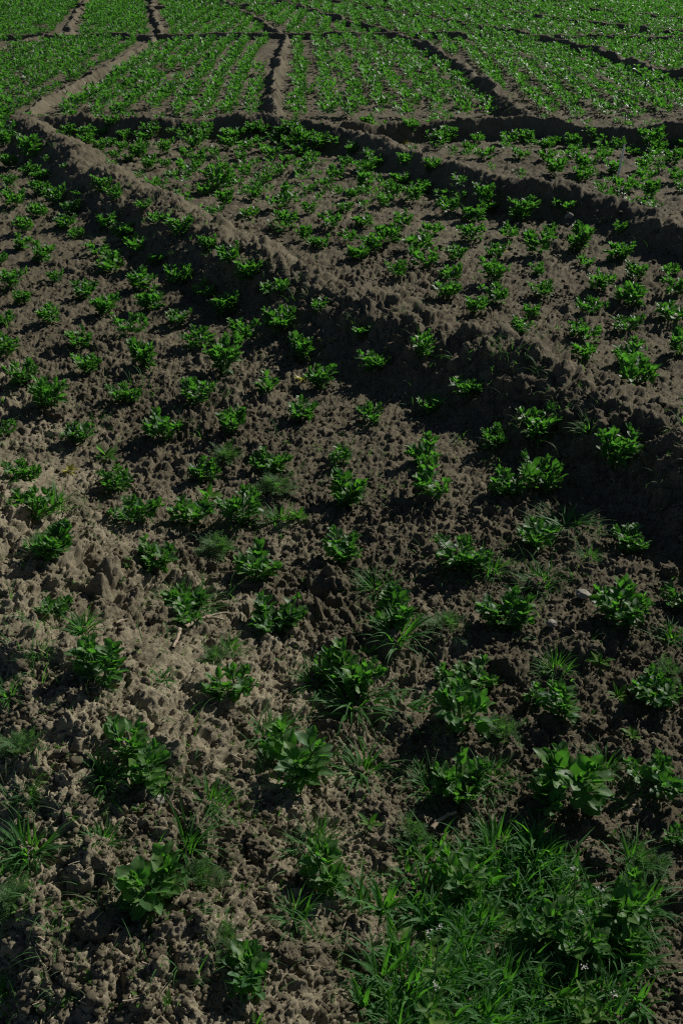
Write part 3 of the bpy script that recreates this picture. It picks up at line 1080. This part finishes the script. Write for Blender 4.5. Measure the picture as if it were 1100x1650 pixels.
def feather_mesh(rg):
    a = Acc()
    for _ in range(74):
        az = rg.uniform(0, 6.28)
        el0 = R(rg.uniform(15, 85))
        L = rg.uniform(0.035, 0.072)
        hd = np.array([math.cos(az), math.sin(az), 0])
        p0 = np.array([rg.normal(0, .012), rg.normal(0, .012), 0])
        prev = p0
        tint = float(np.clip(rg.normal(.5, .25), 0, 1))
        n = 11
        for k in range(1, n + 1):
            u = k / n
            e = el0 - 0.6 * u * u
            d = hd * math.cos(e) + np.array([0, 0, 1]) * math.sin(e)
            p = prev + d * L / n
            sd_ = unit(np.cross(d, [0, 0, 1.0]) + 1e-3)
            nn = np.cross(sd_, d)
            hw = 0.0005
            a.add([prev - sd_ * hw, prev + sd_ * hw, p + sd_ * hw, p - sd_ * hw], [(0, 1, 2, 3)], tint)
            if k > 3:
                for sg in (-1, 1):
                    pl = 0.013 * math.sin(math.pi * min(1, (u - .2) * 1.05 + .12)) * rg.uniform(.6, 1.1)
                    dd = unit(sd_ * sg + d * .7 + nn * rg.normal(.1, .35))
                    for br in (-0.5, 0.0, 0.5):
                        e2 = unit(dd + np.cross(dd, nn) * br + nn * rg.normal(0, .2))
                        q0 = p + dd * pl * (0.0 if br == 0 else 0.35)
                        q1 = q0 + e2 * pl * (1 if br == 0 else .6)
                        t = nn * .1 + np.cross(e2, nn)
                        t = unit(t) * 0.00075
                        a.add([q0 - t, q0 + t, q1 + t * .3, q1 - t * .3], [(0, 1, 2, 3)], tint)
            prev = p
    return a.mesh('feathery_weed', M_FEATHER), spread_of(np.array(a.v))


FV = [feather_mesh(np.random.default_rng(3000 + i)) for i in range(4)]
for px, py, w, label in FEATHER:
    ypx = py + 0.25 * w
    x, y, z = hit(px, ypx)
    wm = w / px_per_m(px, ypx, z)
    me, wv = FV[random.randrange(4)]
    o = link('feathery_weed', me, (x, y, z + settle(x, y)), random.uniform(0, 6.28), 0.92 * wm / wv)
    o.scale.z *= .72
    tag(o, label, 'weed', 'feathery weeds in the near bed')
    spots.append((x, y, wm * .4))


def sprout_acc(rg, n):
    a = Acc()
    for k in range(n):
        az = 2 * math.pi * k / n + rg.normal(0, .4)
        el = R(rg.uniform(8, 60))
        d = np.array([math.cos(az) * math.cos(el), math.sin(az) * math.cos(el), math.sin(el)])
        L = rg.uniform(.018, .042)
        leaflet(a, d * .004, d, L, L * rg.uniform(.22, .42), R(20), rg.uniform(0, .35), float(rg.uniform(.2, .9)), rg, rows=4, cols=3)
    return a


SV = []
for i in range(4):
    a = sprout_acc(np.random.default_rng(3300 + i), 12)
    SV.append((a.mesh('weed_sprout', M_GRASS), spread_of(np.array(a.v))))
for px, py, w, label in SPROUT:
    x, y, z = hit(px, py + .2 * w)
    wm = w / px_per_m(px, py, z)
    me, wv = SV[random.randrange(4)]
    tag(link('weed_sprout', me, (x, y, z + settle(x, y) + .002), random.uniform(0, 6.28), wm / wv), label, 'weed', 'small weed sprouts on bare soil')

YV = [(sprout_acc(np.random.default_rng(3400 + i), 14).mesh('yellow_weed', M_YELLOW), .07) for i in range(2)]
for px, py, w, label in [
    (486, 606, 24, 'yellowing weed at the left foot of a bean plant in the near bed'),
    (112, 752, 28, 'yellow weed in the left part of the near bed beside a leafy bean plant'),
    (812, 400, 20, 'yellow weed touching a bean plant between the two diagonal ridges'),
    (652, 226, 16, 'yellow weed on the crest of the second diagonal ridge'),
]:
    x, y, z = hit(px, py + .2 * w)
    tag(link('yellow_weed', YV[px % 2][0], (x, y, z + settle(x, y) + .004), random.uniform(0, 6.28), w / px_per_m(px, py, z) / .07), label, 'weed', 'yellow weeds')

# weeds with white flower heads: stem > flower_head, leaves
for i, (px, py, label) in enumerate(FLOWER):
    rg = np.random.default_rng(3600 + i)
    sa, fa, la = Acc(), Acc(), Acc()
    hgt = rg.uniform(.12, .15)
    lean = np.array([rg.normal(0, .02), rg.normal(0, .02), 0])
    pts = [np.array([0, 0, -.01]) + (lean * (k / 5) ** 2 + np.array([0, 0, hgt * k / 5])) for k in range(6)]
    tube(sa, pts, [.0016, .0016, .0015, .0014, .0012, .001])
    for k in range(13):
        t = k / 26
        az, el = rg.uniform(0, 6.28), R(rg.uniform(5, 85))
        d = np.array([math.cos(az) * math.cos(el), math.sin(az) * math.cos(el), math.sin(el)])
        b = pts[5] + np.array([0, 0, -.012]) + d * rg.uniform(.002, .008) + np.array([0, 0, .012 * rg.uniform(0, 1)])
        for q in range(4):
            a2 = az + q * 1.57
            dd = unit(d * .8 + np.array([math.cos(a2), math.sin(a2), .2]))
            leaflet(fa, b, dd, .0021, .0016, .2, .1, .5, rg, fine=False)
    for k in range(9):
        t = .12 + .6 * k / 9
        p = pts[0] + (pts[5] - pts[0]) * t
        az = 2.4 * k
        el = R(rg.uniform(10, 50))
        d = np.array([math.cos(az) * math.cos(el), math.sin(az) * math.cos(el), math.sin(el)])
        L = .04 * (1 - .6 * t)
        leaflet(la, p, d, L, L * .28, R(20), .2, rg.uniform(.2, .8), rg, rows=4, cols=3)
    # the flower head is what the photograph shows at this place: the foot stands below it
    x, y, z = hit(px, py + hgt * .62 * px_per_m(px, py))
    root = tag(link('flowering_weed', None, (x, y, z), 0), label, 'weed', 'white flowered weeds in the grass thicket')
    root.empty_display_size = .03
    for nm, ac, mt in (('stem', sa, M_STEM), ('flower_head', fa, M_PETAL), ('foliage', la, M_GRASS)):
        link(nm, ac.mesh(nm, mt), parent=root)


# ------------------------------------------------------------------ twigs, stones, dead leaves, stick
def twig(label, pix, rad, fork=None):
    a = Acc()
    P3 = []
    for px, py in pix:
        x, y, z = hit(px, py)
        P3.append(np.array([x, y, z + rad * 1.6 + 0.006]))
    o = P3[0].copy()

    def densify(P):
        out = []
        for i in range(len(P) - 1):
            for k in range(4):
                t = k / 4
                out.append(P[i] * (1 - t) + P[i + 1] * t + np.array([random.gauss(0, .0015), random.gauss(0, .0015), random.gauss(0, .001)]))
        return out + [P[-1]]
    D = densify([p - o for p in P3])
    tube(a, D, [rad * (1.1 - .6 * i / len(D)) * random.uniform(.85, 1.15) for i in range(len(D))], .5, 6)
    if fork:
        x, y, z = hit(*fork)
        e = np.array([x, y, z + rad + .004]) - o
        m = D[len(D) // 2]
        Fk = densify([m, (m + e) / 2 + np.array([0, 0, .004]), e])
        tube(a, Fk, [rad * .7 * (1 - .5 * i / len(Fk)) for i in range(len(Fk))], .5, 6)
    t = link('dry_twig', a.mesh('dry_twig', M_TWIG), tuple(o))
    tag(t, label, 'twig', 'dry twigs lying on the soil')


twig('forked pale dry twig lying right of the small bean plant with grass', [(300, 1018), (318, 1006), (340, 998), (368, 994)], .0052, (364, 1003))
twig('short brown twig stub pointing down below the forked twig', [(291, 1022), (288, 1034), (280, 1052)], .006)
twig('thin straight dry twig left of the forked twig', [(186, 1010), (200, 1004), (213, 1001)], .0028)
twig('dry twig on dark soil above the grass thicket beside a feathery weed', [(695, 1342), (706, 1330), (718, 1322), (734, 1316)], .0052)
twig('small forked pale twig below the spreading bean plant at the right edge', [(1008, 1322), (1016, 1312), (1022, 1304)], .0048, (1030, 1313))
twig('thin brown stem lying across rough soil at the lower right corner', [(1022, 1555), (1040, 1570), (1062, 1588)], .0022)


def rock(name, px, py, w, flat, mat, label, cat, seed, group=None):
    import bmesh
    x, y, z = hit(px, py)
    wm = w / px_per_m(px, py, z)
    bm = bmesh.new()
    bmesh.ops.create_icosphere(bm, subdivisions=5, radius=wm / 2)
    co = np.array([v.co[:] for v in bm.verts])
    u = co / (wm / 2)
    k = 1 + .20 * vnoise(u[:, 0] * 1.3 + seed, u[:, 1] * 1.3 + u[:, 2] * 1.9, seed) + .08 * vnoise(u[:, 0] * 3.5, u[:, 1] * 3.5 - u[:, 2] * 3, seed + 3)
    if mat is M_SOIL:
        k = .78 * k + 1.0 * lumps(u[:, 0] + u[:, 2] * .6, u[:, 1] - u[:, 2] * .7, .42, seed, .8) + 1.3 * lumps(u[:, 0] - u[:, 2] * .5, u[:, 1] + u[:, 2] * .8, .17, seed + 9, .8) + .03 * vnoise(u[:, 0] * 11, u[:, 1] * 11 + u[:, 2] * 9, seed)
    for v, kk in zip(bm.verts, k):
        v.co *= kk
        v.co.z *= flat
    me = bpy.data.meshes.new(name)
    bm.to_mesh(me)
    bm.free()
    me.materials.append(mat)
    me.polygons.foreach_set('use_smooth', [True] * len(me.polygons))
    tag(link(name, me, (x, y, z + wm * flat * .14), random.uniform(0, 6)), label, cat, group)


rock('stone', 938, 958, 24, .5, M_STONE, 'flat pale stone just above the bushy bean plant near the right edge', 'stone', 3)
rock('stone', 252, 1290, 26, .6, M_STONE, 'rounded grey stone in the lit soil below the paired bean plants', 'stone', 5)
rock('stone', 888, 1006, 16, .7, M_STONE, 'small grey stone right of the big rounded bean plant', 'stone', 8)
rock('stone', 383, 1522, 20, .7, M_STONE, 'pale stone touching the top of the pale bottom bean seedling', 'stone', 9)
rock('stone', 916, 350, 14, .7, M_STONE, 'grey stone at the shaded foot of the second diagonal ridge', 'stone', 12)
for px, py, w, label in [
    (415, 1370, 46, 'big soil clod left of the tall bean plant in the lower middle'),
    (372, 1158, 36, 'soil clod below the bushy bean plant that shades the ridge edge'),
    (252, 1002, 27, 'round soil clod left of the twigs'),
    (135, 1300, 44, 'broad soil clod on the lit ridge in the lower left'),
    (965, 1385, 40, 'rounded soil clod right above the grass thicket'),
    (862, 944, 32, 'dark soil clod under the loose grass patch at right'),
    (1078, 922, 28, 'soil clod at the right edge above the shaded bean plant'),
    (90, 668, 28, 'soil clod above a bean plant in the left part of the near bed'),
    (150, 1492, 58, 'large crumbling soil clod in the bottom left'),
    (315, 1460, 48, 'large crusted soil clod right of the tall bean plant on the ridge'),
    (460, 1540, 40, 'soil clod right of the pale bottom bean seedling'),
    (960, 1170, 34, 'soil clod right of the slender upright bean plant'),
    (935, 1162, 26, 'small soil clod touching the slender upright bean plant on its right'),
]:
    rock('soil_clod', px, py, w, .68, M_SOIL, label, 'soil clod', px, 'big loose soil clods')


def dead_leaf(px, py, w, label, mat):
    rg = np.random.default_rng(px)
    x, y, z = hit(px, py)
    wm = w / px_per_m(px, py, z)
    a = Acc()
    az = rg.uniform(0, 6.28)
    leaflet(a, np.array([0, 0, .012]), np.array([math.cos(az), math.sin(az), .25]), wm, wm * .35, .4, .3, .5, rg)
    tag(link('dead_leaf', a.mesh('dead_leaf', mat), (x, y, z)), label, 'leaf')


dead_leaf(925, 717, 26, 'pale dead leaf on shaded soil left of the bean plant under the ridge', M_STRAW)
dead_leaf(1003, 678, 16, 'thin pale dead leaf on the black flank of the long ridge', M_STRAW)
dead_leaf(660, 1003, 20, 'pale dead leaf under the bean plant with drooping grass', M_STRAW)
dead_leaf(440, 600, 12, 'small pale dead leaf on the soil beside a bean plant in the near bed', M_STRAW)

# slender white stick in the bed beyond the second diagonal ridge
x, y, z = hit(993, 296)
a = Acc()
tube(a, [(0, 0, -.03), (.004, 0, .08), (.012, .004, .18), (.020, .010, .29)], [.009, .0085, .008, .006], .5, 6)
tag(link('white_stick', a.mesh('white_stick', M_WHITE), (x, y, z)), 'slender white stick standing crooked among the bean plants at the right', 'stick')


# ------------------------------------------------------------------ what nobody could count
class Bulk:
    def __init__(s):
        s.V, s.Q, s.T, s.n = [], [], [], 0

    def put(s, arr, loc, rz, sc, zs=1.0, dt=0.0):
        v, q, t = arr[0], arr[1], arr[2]
        c, n = math.cos(rz) * sc, math.sin(rz) * sc
        o = np.empty_like(v)
        o[:, 0] = v[:, 0] * c - v[:, 1] * n + loc[0]
        o[:, 1] = v[:, 0] * n + v[:, 1] * c + loc[1]
        o[:, 2] = v[:, 2] * sc * zs + loc[2]
        s.V.append(o)
        s.Q.append(q + s.n)
        s.T.append(np.clip(t + dt, 0, 1.3))
        s.n += len(v)

    def done(s, name, mat, label, cat):
        me = mesh_np(name, np.vstack(s.V), np.vstack(s.Q), mat, True, {'tint': np.concatenate(s.T)})
        return tag(link(name, me), label, cat, kind='stuff')


def ridge_dist(x, y):
    """distance outside the foot of the nearest ridge's crest line"""
    best = np.full(x.shape, 9.0)
    for p, h, wl, wr, top in RIDGES:
        d, s = polydist(x, y, p)
        best = np.minimum(best, d)
    return best


crop = Bulk()
for px, py, w in leftover:
    x, y, z = hit(px, py + .24 * w)
    arr, wv = LOW_VAR[random.randrange(len(LOW_VAR))]
    crop.put(arr, (x, y, z), random.uniform(0, 6.28), 1.15 * (w / px_per_m(px, py, z)) / wv)
    spots.append((x, y, .06))

# rows between the two ridges that run away from the camera
cand = []
ROWB = [.09, .215, .315, .415, .515, .615, .715, .81, .90]
for k, t in enumerate(ROWB):
    xb, yb = ground(446 + t * (868 - 446), 176)
    xt, yt = ground(458 + t * (690 - 458), 53)
    n = 58
    for i in range(n):
        u = (i + random.random() * .7) / n
        cand.append((xb + (xt - xb) * u + random.gauss(0, .035), yb + (yt - yb) * u + random.gauss(0, .02), random.uniform(.10, .165), .18))
xf0, yf0 = ground(446, 178)
xg0, yg0 = ground(868, 182)
xf1, yf1 = ground(458, 52)
xg1, yg1 = ground(690, 58)


def in_row_bed(x, y):
    u = (y - yf0) / (yf1 - yf0)
    return (u > -.02) & (u < 1.0) & (x > xf0 + (xf1 - xf0) * u + .1) & (x < xg0 + (xg1 - xg0) * u - .1)


# the other far beds: rows too, but closed up and ragged
xx = -42.0
while xx < 42:
    yy = 10.9 + random.random() * .2
    while yy < 62:
        cand.append((xx + .10 * math.sin(yy * .35 + xx) + random.gauss(0, .022), yy, random.uniform(.10, .175) * (1 if yy < 22 else 1.12), .21))
        yy += random.uniform(.11, .20) * (1 if yy < 21 else .85)
        if yy > 34:
            yy += .14
    xx += .285
# beds of the near field that lie outside the photograph's edges
yy = .2
while yy < 10.9:
    for x in np.arange(-9, 9, .30):
        dz = depth_of(x, yy, 0)
        px_ = 550 + F * x / max(dz, .2)
        if px_ < -60 or px_ > 1160:
            cand.append((x + random.gauss(0, .05), yy + random.gauss(0, .05), random.uniform(.12, .19), .33))
    yy += .28
# small late plants between the larger ones of the middle beds
for _ in range(280):
    a_, b_ = ground(random.uniform(70, 1110), random.uniform(188, 350))
    cand.append((a_, b_, random.uniform(.06, .10), .17))
# the left bed beyond the corner, above the listed plants
for _ in range(60):
    a_, b_ = ground(random.uniform(-20, 60), random.uniform(186, 232))
    cand.append((a_, b_, random.uniform(.10, .165), .18))
C = np.array(cand)
rd = ridge_dist(C[:, 0], C[:, 1])
nrow = len(ROWB) * 58
patch = vnoise(C[:, 0] * .9, C[:, 1] * .9, 71)
isrow = np.arange(len(C)) < nrow
ok = rd > C[:, 3]
ok &= isrow | ~in_row_bed(C[:, 0], C[:, 1])
ok &= (isrow & (patch > -.8)) | (~isrow & (patch + .4 * vnoise(C[:, 0] * 3, C[:, 1] * 3, 72) > -.95))
sp = np.array(spots)
CZ = base_height(C[:, 0], C[:, 1])
for i in np.nonzero(ok)[0]:
    x, y, wm, _ = C[i]
    if y < 11.6 and (np.hypot(sp[:, 0] - x, sp[:, 1] - y) < .14).any():
        continue
    arr, wv = LOW_VAR[random.randrange(len(LOW_VAR))]
    crop.put(arr, (x, y, CZ[i] - .006), random.uniform(0, 6.28), 1.12 * wm / wv, random.uniform(.85, 1.15), random.uniform(-.75, -.1))
crop.done('bean_crop', M_BEAN, 'dense rows of small green bean plants covering the far beds', 'bean crop')

# thin curled grass, mostly on the shaded ridge flanks, and scattered blades in the beds
thin = [grass_mesh(np.random.default_rng(4000 + i), 'thin')[2].arrays() for i in range(8)]
tb, db = Bulk(), Bulk()
rg = np.random.default_rng(55)
n = 0
PX, PY = rg.uniform(-30, 1130, 5200), rg.uniform(30, 1640, 5200)
# even over the ground rather than over the picture
keepit = rg.uniform(0, 1, 5200) < np.clip(((PY + 120) / 900.0) ** -1.2, 0, 1)
PX, PY = PX[keepit], PY[keepit]
hx, hy, hz = hit_all(PX, PY)
hz = hz + fine_height(hx, hy, np.hypot(hx, hy))
rdist = ridge_dist(hx, hy)
clump = vnoise(hx * 1.6, hy * 1.6, 81)
for i in range(len(hx)):
    on = rdist[i] < .45
    pr = (.62 if on else .13) + .40 * clump[i]
    if PY[i] > 760:
        pr = .12 + .26 * clump[i]
    if rg.uniform() > pr:
        continue
    arr = thin[rg.integers(8)]
    (db if (on and rg.uniform() < .22) else tb).put(arr, (hx[i], hy[i], hz[i] - .003), rg.uniform(0, 6.28), rg.uniform(.45, .95), rg.uniform(.7, 1.1), rg.uniform(-.3, .3))
tb.done('sparse_grass', M_GRASS, 'thin scattered green grass blades on the soil and ridge flanks', 'grass')
db.done('dry_grass', M_DRYGRASS, 'thin dry curled grass blades along the ridges', 'grass')

# turf of the weedy thicket at the lower right
fb = Bulk()
tsv = [sprout_acc(np.random.default_rng(4300 + i), 9 + i % 4).arrays() for i in range(6)]
tv = [grass_mesh(np.random.default_rng(4200 + i), ('turf', 'long', 'turf')[i % 3], 17)[2].arrays() for i in range(9)]
POLY = [(770, 1345), (900, 1350), (985, 1420), (1030, 1500), (1000, 1590), (930, 1660), (590, 1670), (575, 1590), (640, 1520), (655, 1450), (700, 1370)]
n = 0
while n < 115:
    qx, qy = rg.uniform(560, 1050), rg.uniform(1320, 1670)
    ins = False
    for (ax, ay), (bx, by) in zip(POLY, POLY[1:] + POLY[:1]):
        if (ay > qy) != (by > qy) and qx < (bx - ax) * (qy - ay) / (by - ay) + ax:
            ins = not ins
    if not ins and rg.uniform() > .10:
        continue
    x, y, z = hit(qx, qy)
    fb.put(tv[rg.integers(9)], (x, y, z - .004), rg.uniform(0, 6.28), rg.uniform(.55, .95), rg.uniform(.8, 1.15), rg.uniform(-.6, .3))
    if rg.uniform() < .45:
        fb.put(tsv[rg.integers(6)], (x + rg.normal(0, .03), y + rg.normal(0, .03), z), rg.uniform(0, 6.28), rg.uniform(.6, 1.0), 1.3, rg.uniform(-.3, .1))
    n += 1
fb.done('thicket_grass', M_GRASS, 'dense short grass filling the ground of the weedy thicket', 'grass')

# tiny seedlings of ground weeds
sv = [sprout_acc(np.random.default_rng(4400 + i), 4 + i % 4).arrays() for i in range(8)]
sb = Bulk()
PX, PY = rg.uniform(-30, 1130, 2600), rg.uniform(190, 1645, 2600)
hx, hy, hz = hit_all(PX, PY)
hz = hz + fine_height(hx, hy, np.hypot(hx, hy))
clump = vnoise(hx * 2.2, hy * 2.2, 85)
for i in range(len(hx)):
    if rg.uniform() > .42 + .5 * clump[i]:
        continue
    sb.put(sv[rg.integers(8)], (hx[i], hy[i], hz[i] - .003), rg.uniform(0, 6.28), rg.uniform(.2, .5))
sb.done('weed_seedlings', M_GRASS, 'tiny green weed seedlings scattered over the soil', 'weeds')

# straw litter
stw = Bulk()
PX, PY = rg.uniform(-30, 1130, 700), rg.uniform(200, 1645, 700)
hx, hy, hz = hit_all(PX, PY)
hz = hz + fine_height(hx, hy, np.hypot(hx, hy)) - .003
for i in range(len(hx)):
    a = Acc()
    L = rg.uniform(.008, .028)
    az, t = rg.uniform(0, 6.28), rg.normal(0, .25)
    d = np.array([math.cos(az), math.sin(az), t])
    tube(a, [-d * L / 2, np.array([0, 0, rg.normal(0, .003)]), d * L / 2], rg.uniform(.0006, .0016), .5, 4)
    stw.put(a.arrays(), (hx[i], hy[i], hz[i] + .006), 0, 1)
stw.done('straw_litter', M_STRAW, 'bits of dead straw and stalk littering the soil', 'straw')

# loose crumbs and clods lying on the soil
import bmesh
cl = []
for i in range(8):
    bm = bmesh.new()
    bmesh.ops.create_cube(bm, size=1.3)
    bmesh.ops.subdivide_edges(bm, edges=bm.edges[:], cuts=2, use_grid_fill=True)
    v = np.array([q.co[:] for q in bm.verts])
    u = v / np.linalg.norm(v, axis=1)[:, None]
    k = .8 + .30 * vnoise(u[:, 0] * 1.7 + i * 7, u[:, 1] * 1.7 + u[:, 2] * 2.1, 600 + i) + .16 * vnoise(u[:, 0] * 4 + i, u[:, 1] * 4 - u[:, 2] * 3.3, 640 + i)
    v = u * k[:, None] * np.array([1, rg.uniform(.7, 1), rg.uniform(.55, .85)])
    q = np.array([[w.index for w in f.verts] for f in bm.faces])
    bm.free()
    cl.append((v, q, np.zeros(len(v))))
cb = Bulk()
N = 44000
PX, PY = rg.uniform(-40, 1140, N), rg.uniform(330, 1660, N)
hx, hy, hz = hit_all(PX, PY)
# drop them on the cloddy surface, not on the smoothed one
hz = hz + fine_height(hx, hy, np.sqrt(hx * hx + hy * hy))
clump = fbm(hx * 3, hy * 3, 88, 2)
for i in range(N):
    if rg.uniform() > .55 + .5 * clump[i]:
        continue
    r = .0026 + .0075 * rg.uniform() ** 2.6 + (.008 if rg.uniform() < .015 else 0)
    r *= max(1, .5 + hy[i] / 5)
    cb.put(cl[rg.integers(8)], (hx[i], hy[i], hz[i] + r * .15), rg.uniform(0, 6.28), r)
cb.done('soil_crumbs', M_SOIL, 'loose crumbs and small clods of soil lying on the beds', 'soil')
